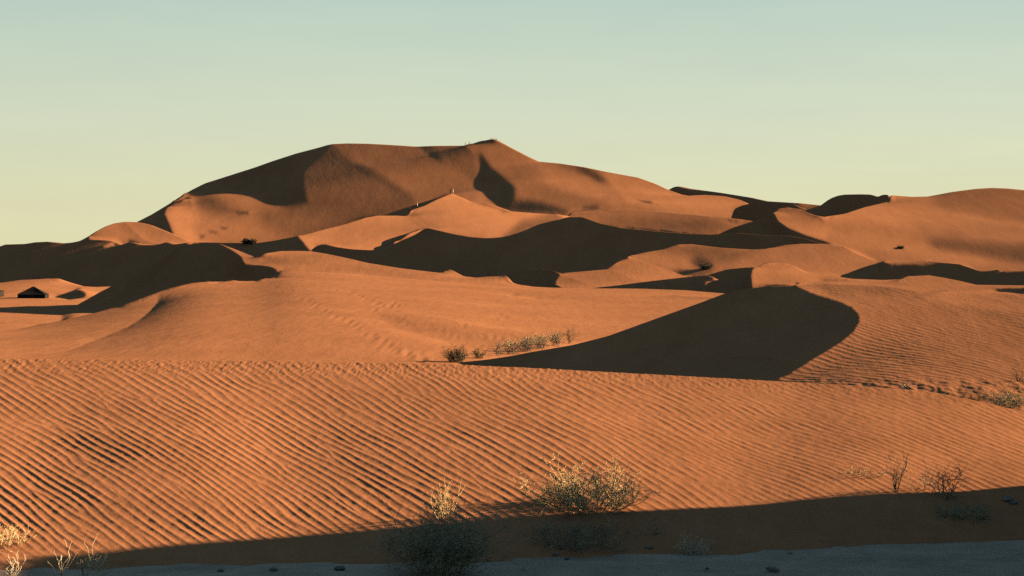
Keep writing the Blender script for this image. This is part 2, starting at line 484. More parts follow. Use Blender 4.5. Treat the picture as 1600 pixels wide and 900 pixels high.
tB = [([(1440,470),(1475,455),(1620,440),(1900,440),(1900,640),(1700,540),(1600,492)], .26, 3),
      ([(1100,620),(1240,592),(1290,585),(1500,610),(1600,640),(1700,700),(1200,640)], .13, 6),
      ([(1260,440),(1420,446),(1450,458),(1400,462),(1300,460)], .14, 4),
      ([(660,640),(690,567),(1000,500),(1130,440),(1240,445),(1267,458),(1292,466),(1316,473),(1331,480),(1341,489),(1343.5,496),(1343,504),(1335,518),(1316,534),(1286,553),(1261,568),(1231,586),(1200,597),(1150,640)], -.10, .8)]
dB = layer('B', 680, 1750, [cB0, cB], tB, base=.20, rows=(200,), du=1.5, back=(28, .42), detail=detail_B)

cC0 = dict(py=[(-150,590),(640,590),(700,592),(900,562),(1000,532),(1080,502),(1132,482),(1215,492)], Y=[(-150,95),(700,97),(900,125),(1132,180),(1215,190)])
cC = dict(py=[(-150,528),(0,517.5),(25,515),(70,506),(112,498),(140,491),(170,482.5),(190,477),(220,466),(250,455),(275,448),(300,442),(337,440),(400,440.5),(415,438),(427,432),(434,426),(442,424.5),(460,424),(480,424),(520,426),(600,432),(700,441),(780,448),(864,453),(1000,457),(1132,464),(1170,470),(1215,486)],
          Y=[(-150,165),(0,180),(190,225),(337,258),(400,268),(434,276),(480,279),(600,272),(700,262),(864,252),(1132,250),(1215,248)], smooth=3)
cS0 = dict(py=[(98,492),(117,481),(190,483),(225,478),(300,460),(337,454),(384,450),(420,442),(434,431),(450,428),(480,427.5),(520,429.5),(600,435.5),(700,445),(780,452),(864,457),(1000,461),(1132,468),(1215,490)],
           Y=[(98,326),(117,325),(190,305),(300,290),(384,284),(434,278),(480,281),(600,275),(700,266),(864,256),(1132,254),(1215,252)])
cS = dict(py=[(98,488),(108,484),(117,478.5),(155,457),(190,439),(225,422),(250,405),(275,390),(288,384.5),(300,381),(325,379),(345,381.5),(362,387.5),(375,392.5),(390,398.5),(397,401),(405,399.5),(415,396),(437,392.5),(462,392),(485,392.5),
              (512,397),(550,405),(575,411),(625,419),(675,425),(694,427),(700,421),(706,422),(725,432),(747,434),(762,432.5),(790,431),(795,434),(803,444),(815,447),(864,449.5),(930,450.5),(1000,451),(1070,453.5),(1132,458.5),(1170,466),(1215,478)],
          Y=[(98,339),(117,338),(190,334),(300,320),(345,312),(384,300),(397,291),(437,297),(485,299),(550,294),(625,288),(700,284),(800,276),(1000,272),(1132,268),(1215,262)], smooth=1.5)
tC = [([(-150,560),(-150,500),(0,516),(190,476),(260,456),(200,500),(100,540),(0,548)], .21, 12),
      ([(440,425),(520,415),(600,418),(700,430),(640,436),(540,424),(470,428)], .20, 5),
      ([(430,425),(480,433),(560,450),(700,520),(760,540),(690,545),(620,520),(560,490),(480,455)], .31, 12),
      ([(570,482),(660,500),(760,520),(860,535),(800,548),(700,532),(620,510)], .18, 7),
      ([(800,461),(900,463),(1130,464),(1130,468),(900,467),(800,464)], .16, 1),
      ([(100,486),(117,477),(155,456),(225,420),(275,388),(300,376),(325,370),(345,381.5),(362,391),(377,401),(384,415),(400,414.5),(420,416),(432,421),(434.5,426),(427,432),(415,438),(400,441),(337,441),(300,443),(250,457),(190,480)], -.10, .8)]
def detail_C(info):
    """old footprints and a scuffed patch on the windward flank"""
    R_ = random.Random(4)
    pts = [(432+i*9.2+R_.gauss(0, 2.5), 447+i*4.8+R_.gauss(0, 1.8), R_.uniform(.5, 1.1)) for i in range(26)]
    pts += [(525, 453, 1.6)]+[(548+i*5.5, 455+i*2.6+R_.gauss(0, 1.2), 1.5) for i in range(10)]+[(612+R_.gauss(0, 14), 477+R_.gauss(0, 4), 1.0) for i in range(6)]
    pts += [(R_.uniform(560, 800), R_.uniform(490, 558), R_.uniform(.15, .45)) for i in range(40)]
    for px, py, a in pts:
        q = hit(info, px, py); c = int((px-info['u'][0])/(info['u'][1]-info['u'][0]))
        sl = slice(max(0, c-8), c+9)
        X, Y = info['X'][sl], info['Y'][sl]
        g = np.exp(-((X-q.x+.10*0)/.17)**2-((Y-q.y)/2.6)**2)
        g2 = np.exp(-((X-q.x-.30)/.17)**2-((Y-q.y)/2.6)**2)
        info['Z'][sl] += a*(-.032*g+.020*g2)
dC = layer('C', -150, 1215, [cC0, cC], tC, base=.275, rows=(110,), du=2.0, back=(14, .35), detail=detail_C)
dS = layer('S', 98, 1215, [cS0, cS], tC, base=.275, rows=(64,), du=2.0, back=(60, .35))

# the sandy flat round the tents
cF0 = dict(py=[(-150,534),(0,523),(60,513),(110,503),(186,492)], Y=[(-150,205),(0,208),(110,236),(186,264)])
cF1 = dict(py=[(-150,479),(186,477.5)], Y=[(-150,330),(186,338)])
cF = dict(py=[(-150,452),(-40,446),(0,442),(25,438.5),(45,437),(70,436),(92,435),(100,438),(112,442),(137,449),(160,448),(186,447)], Y=[(-150,440),(0,432),(92,432),(137,425),(186,425)])
tF = [([(84,465),(100,460),(115,454),(123,450.5),(129,451.5),(133,455),(135.5,460),(134,465),(126,467),(118,468),(110,468.5),(102,466.5),(95,465)], -.10, .8),
      ([(-150,480),(0,476),(45,477),(45,480),(0,480),(-150,484)], .17, 1.5),
      ([(60,446),(130,450),(150,452),(110,452)], .2, 2)]
dF = layer('F', -150, 186, [cF0, cF1, cF], tF, base=.28, rows=(40, 50), du=2.0, back=(40, .3))

# a low bank added to give the flat its thin wedge of shade
cW0 = dict(py=[(915,453),(1007,453),(1050,450),(1104,438),(1122,440)], dY=[(915,5),(1122,5)])
cW = dict(py=[(915,451.5),(935,449),(960,446.5),(1007,440.5),(1050,435.5),(1080,432.3),(1104,430.3),(1112,432),(1122,437)], Y=[(915,347),(940,346),(1104,338),(1122,337)], smooth=1.5)
dW = layer('W', 915, 1122, [cW0, cW], [], base=-.10, rows=(20,), du=1.5, back=(5, .3))

# the little dunes of the middle flat
cD0 = dict(py=[(740,455),(864,456),(1000,458),(1130,466),(1200,462),(1330,458),(1400,462),(1600,468),(1750,472)], dY=[(740,7),(865,8),(885,20),(1000,25),(1060,22),(1080,12),(1177,11),(1186,16),(1250,25),(1330,20),(1600,20),(1750,20)])
cD = dict(py=[(740,452),(765,446),(780,440.5),(790,432),(800,425.5),(825,421),(845,420),(860,422),(875,427),(912,424),(947,421),(955,416),(962,411),(972,406.5),(979,403),(981,399.5),(985,401),(1012,411),(1050,424),(1071,432),(1080,433),(1104,430.5),(1120,425.5),(1136,421),(1160,418.5),(1182,417),(1190,413.5),(1200,411),(1210,410),(1225,411),(1240,415),(1258,424),
              (1300,431),(1330,435.5),(1380,437.5),(1412,436),(1425,431.5),(1450,430),(1475,434),(1500,439),(1525,445),(1600,446),(1750,446)],
          Y=[(740,372),(785,372),(845,372),(875,367),(947,371),(981,381),(1071,372),(1104,372),(1182,369),(1210,374),(1330,371),(1412,371),(1450,372),(1525,366),(1600,364),(1750,362)], smooth=1.2)
tD = [([(875,428),(912,424),(950,421),(980,432),(1010,444),(930,449)], .24, 2),
      ([(947,421),(962,409),(981,396),(1012,411),(1050,424),(1071,432),(1007,441),(985,436)], .39, 1.2),
      ([(735,460),(780,440),(800,423),(825,419),(845,418),(860,420),(874,426),(875,432),(870,440),(864,449),(840,452),(810,448),(795,445)], -.10, .8),
      ([(1069,454),(1102,435),(1104,428),(1136,418),(1184,414),(1179,420),(1176,424),(1175,432),(1176,440),(1177,450),(1140,462),(1100,458)], -.10, .8),
      ([(1184,415),(1205,408),(1235,410),(1262,425),(1300,433),(1260,446),(1177,450),(1175,432),(1177,424)], .37, 1.5),
      ([(1180,452),(1330,446),(1330,450),(1200,456)], .24, 2),
      ([(1278,436),(1290,437.5),(1325,438),(1325,439.5),(1290,440)], .05, .8),
      ([(1552,454),(1575,451),(1760,449),(1760,460),(1600,459),(1565,457)], -.10, .8),
      ([(1400,440),(1425,430),(1455,428),(1490,436),(1530,446),(1480,447),(1420,446)], .25, 2)]
dD = layer('D', 740, 1750, [cD0, cD], tD, base=.285, rows=(70,), du=1.5, back=(60, .35))

cE0 = dict(py=[(955,430),(985,425),(1060,440),(1180,440),(1330,445),(1600,456),(1750,458)], dY=[(955,20),(1080,34),(1200,30),(1300,30),(1330,22),(1350,14),(1375,14),(1465,13),(1600,12),(1750,12)])
cE = dict(py=[(955,414),(970,405),(985,399.5),(1010,394),(1035,390),(1050,385),(1060,382),(1080,381.5),(1125,387),(1175,390),(1200,389),(1225,383),(1250,381),(1300,381),(1320,386),(1340,397),(1360,405),(1375,410),(1385,407),(1425,407),(1455,408),(1465,409.5),(1500,413),(1530,423),(1545,423),(1560,421),(1566,425),(1580,422.5),(1600,423),(1750,426)],
          Y=[(955,447),(1080,460),(1175,452),(1225,456),(1300,458),(1375,447),(1465,441),(1530,436),(1600,430),(1750,415)], smooth=1.5)
tE = [([(1020,380),(1080,378),(1130,386),(1180,390),(1210,390),(1160,404),(1140,412),(1100,410),(1070,396),(1040,394)], .10, 7),
      ([(1078,404),(1096,400),(1112,410),(1116,424),(1100,427),(1082,414)], .03, 4),
      ([(1040,421),(1080,422),(1120,428),(1080,432)], .05, 2),
      ([(1200,395),(1260,398),(1330,404),(1345,415),(1290,412),(1230,408)], .22, 6),
      ([(1326,440),(1350,426),(1376,409.5),(1385,413),(1405,415),(1440,415),(1465,410.5),(1500,411),(1530,420),(1533,425),(1545,425),(1560,423),(1568,424),(1570,427),(1600,424),(1760,422),(1760,470),(1326,470)], -.10, .8),
      ([(1376,410),(1385,404),(1425,402),(1466,407),(1440,411),(1405,411),(1385,410)], .25, .8)]
dE = layer('E', 955, 1750, [cE0, cE], tE, base=.235, rows=(60,), du=1.5, back=(70, .35))

# the shaded slip face across the middle
cV0 = dict(py=[(478,420),(500,415),(600,428),(700,440),(780,448),(860,455),(980,456),(1080,420),(1180,408),(1240,405),(1310,420)],
           dY=[(478,10),(560,13),(600,17),(664,30),(780,29),(887,44),(1000,38),(1112,20),(1232,15),(1310,12)])
cV = dict(py=[(478,398),(485,393),(490,387),(496,383.5),(507,381.5),(525,386),(550,389.5),(580,391),(600,388.5),(615,381.5),(632,374),(650,366),(664,356.5),(672,356.5),(690,361),(712,366),(735,370),(760,372),(782,371),(800,367),(815,362),(825,358),(840,351),(862,345.5),(875,342.5),(890,338.5),
               (912,339),(940,349),(975,356),(1025,361),(1075,365),(1112,366.5),(1150,364),(1200,368),(1232,368),(1262,374),(1310,388)],
          Y=[(478,500),(664,520),(887,535),(1112,518),(1232,505),(1310,495)], smooth=3)
dV = layer('V', 478, 1310, [cV0, cV], [], base=-.10, rows=(90,), du=2.0, back=(40, .40), crest_auto=(887, 510, .55, 460, 540))

# the bright dunes behind it and the shaded range to their left
cG0 = dict(py=[(-150,462),(0,456),(92,448),(137,458),(180,455),(300,450),(384,430),(434,415),(464,412),(500,412),(540,408),(600,403),(664,376),(712,380),(780,385),(860,362),(910,360)],
           dY=[(-150,36),(137,36),(300,34),(434,22),(464,22),(500,38),(600,56),(705,90),(910,80)])
cG = dict(py=[(-150,392),(-40,388),(0,385),(8,382),(40,381),(55,378.5),(75,377.5),(100,380),(112,379),(128,376),(139,374),(162,375),(175,376.5),(190,381),(250,381),(287,379.5),(325,378.5),(350,379.5),(375,379.5),(400,380),(425,376.5),(450,372),(464,369),(480,366),(505,359),(537,351),(570,340.5),(590,337),(620,337),(636,338),(638,334),(640,330),(650,326),(662,322),(682,312),(700,304),(705,302),(712,304.5),(725,310),(735,315),(762,317.5),(800,330.5),(850,334),(887,337),(910,346)],
          Y=[(-150,575),(0,570),(128,565),(300,560),(464,550),(590,585),(636,600),(705,640),(762,634),(800,632),(887,640),(910,640)], smooth=1.5)
tG = [([(464,367),(480,360),(505,353),(537,345),(570,334),(590,330),(636,333),(645,343),(664,354),(664,356),(650,380),(600,420),(487,420),(487,392),(485,392)], .36, 1.0),
      ([(636,338),(636,325),(662,316),(705,295),(740,312),(765,313),(800,326),(850,330),(930,333),(930,400),(640,400),(664,354),(645,344)], .31, 1.5),
      ([(640,341),(650,338),(668,352),(700,360),(760,368),(760,390),(660,390),(664,358)], .24, 3),
      ([(738,315),(760,317),(800,331),(790,333),(762,324)], .10, 2),
      ([(815,345),(850,338),(900,330),(900,400),(780,400),(780,374)], .12, 4)]
dG = layer('G', -150, 910, [cG0, cG], tG, base=-.10, rows=(110,), du=2.0, back=(90, .40))

# the right-hand dunes
cN0 = dict(py=[(1080,392),(1112,384),(1209,388),(1300,398),(1340,410),(1375,425),(1465,425),(1600,438),(1750,440)], Y=[(1080,664),(1112,660),(1147,655),(1209,642),(1250,630),(1300,612),(1375,600),(1600,600),(1750,600)])
cN = dict(py=[(1080,380),(1112,370.5),(1147,355),(1176,346),(1195,338),(1205,333),(1209,331),(1215,326.5),(1230,324),(1245,326),(1258,330.5),(1272,336),(1287,339),(1320,334),(1350,324),(1382,316.5),(1388,312),(1391,305),(1425,307.5),(1450,307),(1487,300),(1525,295),(1550,293.5),(1575,294.5),(1600,297),(1750,310)],
          Y=[(1080,664),(1147,661),(1205,664),(1209,660),(1230,668),(1287,656),(1320,676),(1350,706),(1390,750),(1450,755),(1550,763),(1600,757),(1750,735)], smooth=1.5)
tN = [([(1209,334),(1215,325),(1230,322),(1245,325),(1272,338),(1310,352),(1290,372),(1262,369),(1232,357),(1217,347)], .33, 3),
      ([(1450,315),(1487,300),(1550,290),(1640,290),(1760,300),(1760,355),(1600,348),(1490,334)], .15, 5),
      ([(1490,336),(1600,349),(1760,360),(1760,366),(1600,355),(1490,341)], .27, 2),
      ([(1430,352),(1760,372),(1760,385),(1600,378),(1470,375),(1440,366)], .20, 6),
      ([(1445,376),(1480,374),(1540,378),(1760,384),(1760,420),(1600,416),(1520,398),(1460,388)], .02, 5),
      ([(1300,384),(1340,394),(1420,400),(1560,412),(1600,414),(1760,420),(1760,440),(1400,430),(1340,402)], .16, 4),
      ([(1398,386),(1408,385.5),(1416,387.5),(1410,389)], -.05, .8),
      ([(1070,400),(1070,380),(1147,350),(1176,343),(1200,332),(1211,326),(1209,332),(1209.5,336),(1217,347),(1232,357),(1262,369),(1282,375),(1302,381.5),(1302,410),(1070,410)], -.10, .8)]
dN = layer('N', 1080, 1750, [cN0, cN], tN, base=.24, rows=(84,), du=1.5, back=(110, .4), MUw=.006)
cM0 = dict(py=[(1232,358),(1400,350)], dY=[(1232,14),(1400,16)])
cM = dict(py=[(1232,340),(1248,332.5),(1260,328),(1282,321),(1293,313),(1300,309),(1310,305.5),(1320,304),(1345,303.5),(1360,304),(1366,305.5),(1372,307.5),(1377,305),(1382,304),(1388,304.5),(1392,309),(1400,320)],
          Y=[(1232,796),(1258,796),(1310,802),(1391,789),(1400,788)], smooth=1.2)
dM = layer('M', 1232, 1400, [cM0, cM], [], base=-.10, rows=(24,), du=1.5, back=(40, .4))

# the small dune at the left foot of the great one
cQ0 = dict(py=[(90,395),(190,392),(320,394)], dY=[(90,20),(139,33),(320,33)])
cQ = dict(py=[(90,386),(109,380),(125,376.5),(137,370),(150,361.5),(165,353.5),(180,348.5),(195,346.5),(215,347),(235,351),(260,361),(285,372),(300,379),(320,386)], Y=[(90,768),(139,768),(195,797),(300,771),(320,768)])
tQ = [([(60,400),(90,378),(125,370),(139,366),(140,374),(150,378),(150,400)], -.10, .8), ([(195,340),(240,348),(300,375),(300,385),(230,372)], .22, 5)]
dQ = layer('Q', 90, 320, [cQ0, cQ], tQ, base=.27, rows=(30,), du=1.5, back=(80, .4))

# the low bright spur below the great dune
cJ0 = dict(py=[(850,365),(887,352),(940,362),(1025,374),(1112,380),(1215,385)], dY=[(850,40),(1215,40)])
cJ = dict(py=[(850,352),(875,342),(887,336.5),(910,330),(950,327),(1000,328.5),(1050,332.5),(1100,337),(1142,341),(1160,343),(1176,345.5),(1190,352),(1215,368)], Y=[(850,880),(910,885),(1000,878),(1142,850),(1176,845),(1215,840)])
tJ = [([(900,345),(960,336),(1050,345),(1150,352),(1110,367),(1000,362),(940,350)], .13, 5), ([(1100,337),(1150,340),(1180,345),(1150,355)], .27, 3)]
dJ = layer('J', 850, 1215, [cJ0, cJ], tJ, base=.2, rows=(30,), du=1.5, back=(60, .3))

# the shaded hump between the great dune and the right-hand ones
cK0 = dict(py=[(1128,366),(1275,352)], dY=[(1128,14),(1275,14)])
cK = dict(py=[(1128,355),(1138,350),(1142,343),(1146,328),(1150,325),(1158,321.5),(1170,318.5),(1200,316),(1230,317.5),(1245,320.5),(1262,328),(1275,338)], Y=[(1128,930),(1146,925),(1245,903),(1275,898)], smooth=1.5)
dK = layer('K', 1128, 1275, [cK0, cK], [([(1240,316),(1275,318),(1275,332),(1252,328)], .12, 2)], base=-.10, rows=(24,), du=1.5, back=(40, .4))

# the great dune
cP0 = dict(py=[(195,400),(464,396),(560,380),(640,362),(705,345),(800,348),(900,356),(1000,350),(1205,372)], dY=[(195,120),(262,130),(342,140),(464,145),(560,145),(640,140),(800,130),(1000,110),(1205,100)], smooth=20)
cP = dict(py=[(195,356),(217,346),(237,335),(262,320),(282,307),(300,296.5),(320,286.5),(342,279.5),(375,269),(400,261),(425,252),(462,240),(485,234),(500,230),(512,226.5),(520,225),(542,224),(575,224.5),(612,226.5),(650,229),(675,228),(725,227.5),(737,225),(750,220.5),(760,219),(767,217.5),(773,217.5),(777,219),(800,231.5),(825,244.5),(842,252.5),(875,255.5),(912,261),(950,269),(997,277.5),(1025,287.5),(1045,297),(1065,304),(1082,307),(1100,304.5),(1132,306.5),(1157,312.5),(1169,318),(1180,322),(1205,332)],
          Y=[(195,1045),(262,1075),(342,1112),(520,1125),(740,1104),(780,1102),(1000,1058),(1045,1046),(1169,1036),(1205,1028)], smooth=1.5)
tP = [
      ([(262,322),(342,282),(400,303),(440,322),(450,350),(460,380),(440,400),(260,400)], .22, 2),
      ([(262,330),(270,320),(300,300),(306,330),(310,370),(340,390),(275,385),(266,355)], .33, 6),
      ([(310,300),(335,308),(360,322),(390,335),(370,342),(330,335),(306,325)], .07, 8),
      ([(400,325),(470,325),(470,360),(430,370),(460,378),(400,350)], .12, 8),
      ([(430,350),(470,330),(560,300),(640,300),(640,345),(560,350),(470,372)], .115, 8),
      ([(345,278),(400,258),(525,222),(560,260),(620,300),(660,322),(620,350),(540,345),(480,340),(440,328),(400,305)], .09, 7),
      ([(342,280),(400,256),(525,220),(490,250),(474,270),(474,295),(484,318),(450,324),(430,320),(412,312),(400,303.5),(375,295),(355,287)], .0, 3),
      ([(345,276),(400,255),(480,232),(440,270),(420,300),(400,303),(375,295),(355,287)], -.035, 2.5),
      ([(525,228),(545,222),(645,226),(690,255),(750,290),(740,312),(690,320),(655,318),(640,305),(612,285),(575,258)], .15, 6),
      ([(600,225),(648,226),(690,255),(730,285),(700,300),(640,270)], .14, 6),
      ([(528,248),(575,262),(612,284),(640,304),(655,318),(640,316),(600,292),(560,268)], .06, 4),
      ([(650,224),(735,222),(746,240),(752,292),(720,272),(690,250)], .105, 4),
      ([(650,226),(676,226),(684,240),(700,262),(676,248)], .06, 3),
      ([(727,229),(745,218),(776,214),(800,228),(842,250),(842,254),(800,246),(775,241),(740,239)], .21, 1.5),
      ([(742,240),(775,242),(842,254),(880,256),(900,290),(870,330),(800,330),(780,300)], .15, 5),
      ([(747,238),(757,245),(764,258),(780,272),(806,292),(806,310),(800,332),(782,326),(762,306),(750,290),(751,258)], -.03, 3),
      ([(835,258),(870,262),(940,300),(990,318),(900,322),(860,300)], .23, 8),
      ([(868,257),(912,260),(960,285),(968,292),(930,280)], .09, 4),
      ([(900,262),(912,259),(950,282),(940,286)], .03, 3),
      ([(940,270),(1000,278),(1050,298),(1085,305),(1130,304),(1160,311),(1170,318),(1146,326),(1142,341),(1050,330),(980,316)], .27, 4),
      ([(840,290),(880,298),(950,318),(960,326),(900,328),(850,312)], .13, 5),
      ([(790,315),(830,312),(890,328),(885,336),(800,334)], .0, 4),
      ([(992,310),(1004,314),(1018,315),(1020,318),(1006,317)], -.05, 1),
      ([(910,324),(935,321),(935,327),(910,328)], .0, 2),
      ([(180,360),(217,343),(262,317),(271,317),(260,327),(258,336),(265,350),(272,368),(250,380),(200,380)], -.10, .8),
      ([(738,225),(750,220),(768,216),(778,218),(770,222.5),(752,223)], -.04, .7),
      ([(366,333),(388,331.5),(389,335),(372,335.5)], -.03, .9), ([(325,361),(342,363),(340,365),(328,363.5)], .0, .8), ([(345,355.5),(358,356.5),(355,359),(346,358.5)], .0, .8), ([(311,368.5),(322,368),(320,371.5),(313,372)], .0, .8)]
dP = layer('P', 195, 1205, [cP0, cP], tP, base=.19, rows=(130,), du=2.0, back=(200, .45), LUw=.3, LTw=1.0, MUw=.002, iters=220, outer=7, over_w=.9)

# the ridge behind
cR0 = dict(py=[(1020,330),(1340,345)], dY=[(1020,30),(1340,30)])
cR = dict(py=[(1020,308),(1035,301),(1045,296.5),(1053,292),(1061,291),(1080,295),(1125,301),(1175,309),(1200,314.5),(1250,317.5),(1283,321),(1320,328),(1340,333)], Y=[(1020,1560),(1061,1560),(1283,1460),(1340,1440)], smooth=1.5)
tR = [([(1055,289),(1080,292),(1110,298),(1080,297),(1060,293)], .2, 1), ([(1246,316),(1283,318),(1300,322),(1270,328),(1255,328)], .13, 2)]
dR = layer('R', 1020, 1340, [cR0, cR], tR, base=-.10, rows=(24,), du=2.0, back=(200, .4))

SKYRAMP = [(0.0,(1,1,1)),(.15,(1,1,1)),(.24,(.55,.55,.55)),(1.0,(.46,.46,.46))]
SKYSTR = .059
SKYMIX = .92
SKYCOL = [(0.0,(3.5,3.32,2.0)),(.04,(3.3,3.25,2.08)),(.09,(2.95,3.2,2.4)),(.15,(2.25,2.85,2.42)),(.3,(.9,2.3,4.5)),(.5,(1.0,2.4,3.7)),(1.0,(1.0,2.4,3.7))]
EXPOSURE = 1.85
LABELS = {
 'A': 'near dune covered in diagonal wind ripples across the whole front of the picture',
 'B': 'dune with a large dark slip face just behind the rippled front dune',
 'C': 'broad smooth bright dune flank behind the rippled front dune',
 'S': 'dune with a dark curled slip face at its left end, right of the dark tent',
 'F': 'bright sandy flat on which the dark tent stands',
 'D': 'low small dunes on the flat between the big shaded face and the dark slip face dune',
  'W': 'low bank added for the thin dark wedge of shade on the flat left of the big dark slip face top',
 'E': 'bright low dune carrying a dark round bush, in front of the shaded middle face',
 'V': 'long shaded slip face running across the middle under the bright ridges',
 'G': 'bright twin ridges walked by three people, continuing left as a shaded range',
 'N': 'tall orange dune at the right edge with a narrow bright brink on its left end',
 'Q': 'small rounded bright dune at the left foot of the great dune',
 'J': 'low brown spur below the right flank of the great dune',
 'P': 'great dune with the highest summit and people on its top',
 'K': 'shaded hump in the gap between the great dune and the tall orange dune',
 'M': 'dark notched ridge top showing above the left part of the tall orange dune',
 'R': 'distant dark ridge showing behind the right flank of the great dune'}

# ------------------------------------------------------------------ helpers for things
def tag(o, label, cat, group=None, kind=None):
    o['label'] = label; o['category'] = cat
    if group: o['group'] = group
    if kind: o['kind'] = kind
    return o
def empty(name, loc):
    o = bpy.data.objects.new(name, None); COL.objects.link(o); o.location = loc
    o.empty_display_size = .2
    return o
def mesh_obj(name, V, Fc, mats, parent=None, loc=None, smooth=False, mi=None):
    me = bpy.data.meshes.new(name); me.from_pydata([tuple(v) for v in V], [], Fc)
    for m in (mats if isinstance(mats, list) else [mats]): me.materials.append(m)
    if mi is not None: me.polygons.foreach_set('material_index', mi)
    if smooth: me.polygons.foreach_set('use_smooth', [True]*len(me.polygons))
    me.update()
    o = bpy.data.objects.new(name, me); COL.objects.link(o)
    if parent: o.parent = parent
    if loc is not None: o.location = loc
    return o
def plain(name, col, rough=.9, var=.25, scale=6.0):
    m, nt, b = nodes_of(name); L = nt.links.new
    b.inputs['Roughness'].default_value = rough; b.inputs['Specular IOR Level'].default_value = .1
    tc = N(nt, 'ShaderNodeTexCoord')
    t = N(nt, 'ShaderNodeTexNoise', Scale=scale, Detail=4.0); L(tc.outputs['Object'], t.inputs['Vector'])
    r = ramp(nt, [(.3, tuple(c*(1-var) for c in col)), (.7, tuple(min(1, c*(1+var)) for c in col))])
    L(t.outputs['Fac'], r.inputs['Fac']); L(r.outputs['Color'], b.inputs['Base Color'])
    return m
M_green = plain('grey green twig', (.40,.35,.23), var=.4)
M_leaf = plain('grey green leaf', (.40,.37,.22), var=.25, scale=9)
M_straw = plain('dry straw', (.85,.60,.30), var=.2)
M_pale = plain('pale dry grass', (.78,.62,.42), var=.25)
M_dead = plain('dead wood', (.38,.27,.18), var=.4)
M_dark = plain('dark scrub', (.13,.115,.075), var=.4)
M_tent = plain('dark tent wool', (.03,.025,.022), var=.3, scale=2); M_tent.node_tree.nodes['Principled BSDF'].inputs['Specular IOR Level'].default_value = 0
M_tentin = plain('tent doorway cloth', (.06,.045,.035), var=.3, scale=2)
M_stone = plain('grey stone', (.20,.18,.16), var=.4)
M_adobe = plain('mud brick plaster', (.42,.27,.18), var=.12, scale=1.5)
M_wood = plain('door wood', (.12,.07,.04), var=.3)
M_glass = plain('window pane', (.03,.035,.04), rough=.15, var=.1)

class Twigs:
    def __init__(s, seed): s.V = []; s.F = []; s.r = random.Random(seed); s.tips = []
    def tube(s, pts, r0, r1, sides=3):
        base = len(s.V); n = len(pts)
        for i, p in enumerate(pts):
            d = (pts[min(i+1, n-1)]-pts[max(i-1, 0)])
            if d.length < 1e-6: d = Vector((0,0,1))
            d.normalize(); a = d.orthogonal().normalized(); b = d.cross(a)
            rr = r0+(r1-r0)*i/(n-1)
            for k in range(sides):
                w = 2*math.pi*k/sides
                s.V.append(p+a*(rr*math.cos(w))+b*(rr*math.sin(w)))
        for i in range(n-1):
            for k in range(sides):
                q = base+i*sides+k; q2 = base+i*sides+(k+1) % sides
                s.F.append((q, q2, q2+sides, q+sides))
    def grow(s, p, d, length, r, depth, jitter=.28, up=.06, kids=(2, 4), ratio=(.45, .75), segs=4, spread=.8):
        R_ = s.r; pts = [p.copy()]; d = d.normalized(); q = p.copy()
        for i in range(segs):
            d = (d+Vector((R_.gauss(0, jitter), R_.gauss(0, jitter), R_.gauss(0, jitter)*.7+up))).normalized()
            q = q+d*(length/segs); pts.append(q.copy())
        s.tube(pts, r, r*.55)
        s.tips.append((pts, d.copy()))
        if depth <= 0: return
        for k in range(R_.randint(*kids)):
            i = R_.randint(1, segs)
            dd = (d+Vector((R_.gauss(0, spread), R_.gauss(0, spread), R_.gauss(.1, spread*.6)))).normalized()
            s.grow(pts[i], dd, length*R_.uniform(*ratio), r*.6, depth-1, jitter, up, kids, ratio, segs, spread)
def blades(tw, per, length, width, seed, droop=.1):
    V, Fc = [], []; R_ = random.Random(seed)
    for pts, d in tw.tips:
        for k in range(per):
            i = R_.randint(0, len(pts)-2); f = R_.random()
            p = pts[i].lerp(pts[i+1], f)
            dd = (d*.5+Vector((R_.gauss(0, .8), R_.gauss(0, .8), R_.gauss(.25, .6)))).normalized()
            sd = dd.cross(Vector((R_.gauss(0,1), R_.gauss(0,1), R_.gauss(0,1)))).normalized()*width*.5
            l = length*R_.uniform(.5, 1.3); b = len(V)
            V += [p-sd, p+sd, p+dd*l*.6+sd*.8-Vector((0,0,droop*l*.2)), p+dd*l-Vector((0,0,droop*l))]
            Fc.append((b, b+1, b+2, b+3))
    return V, Fc
def shrub(name, label, cat, loc, stems, height, spread, r, depth, mat, leaf=None, per=0, ll=.04, lw=.006, seed=1, group=None, jitter=.25, up=.06, kids=(2,4), lean=(0,0), base_r=.12, sink=.04, ratio=(.45,.75)):
    """a shrub of many thin branching stems, with its foliage as a part of its own"""
    tw = Twigs(seed); R_ = tw.r
    if stems <= 5: base_r = .015
    for i in range(stems):
        a = R_.uniform(0, 2*math.pi); q = math.sqrt(R_.random())
        p = Vector((math.cos(a)*q*base_r*spread*2, math.sin(a)*q*base_r*spread*2, -sink))
        d = Vector((math.cos(a)*q*spread/height+lean[0], math.sin(a)*q*spread/height+lean[1], 1.0))
        tw.grow(p, d, height*R_.uniform(.45, .8), r*R_.uniform(.7, 1.2), depth, jitter, up, kids, ratio)
    root = empty(name, loc)
    tag(root, label, cat, group)
    mesh_obj('branches', tw.V, tw.F, mat, root)
    if leaf:
        V, Fc = blades(tw, per, ll, lw, seed+5)
        mesh_obj('foliage', V, Fc, leaf, root)
    return root

G_A = lambda px, py: hit(dA, px, py)
TRACK_Z = 0.0
def track_pt(px, py):
    Y = F*(EYE-TRACK_Z)/(py-HOR); return Vector(((px-800)/F*Y, Y, TRACK_Z))

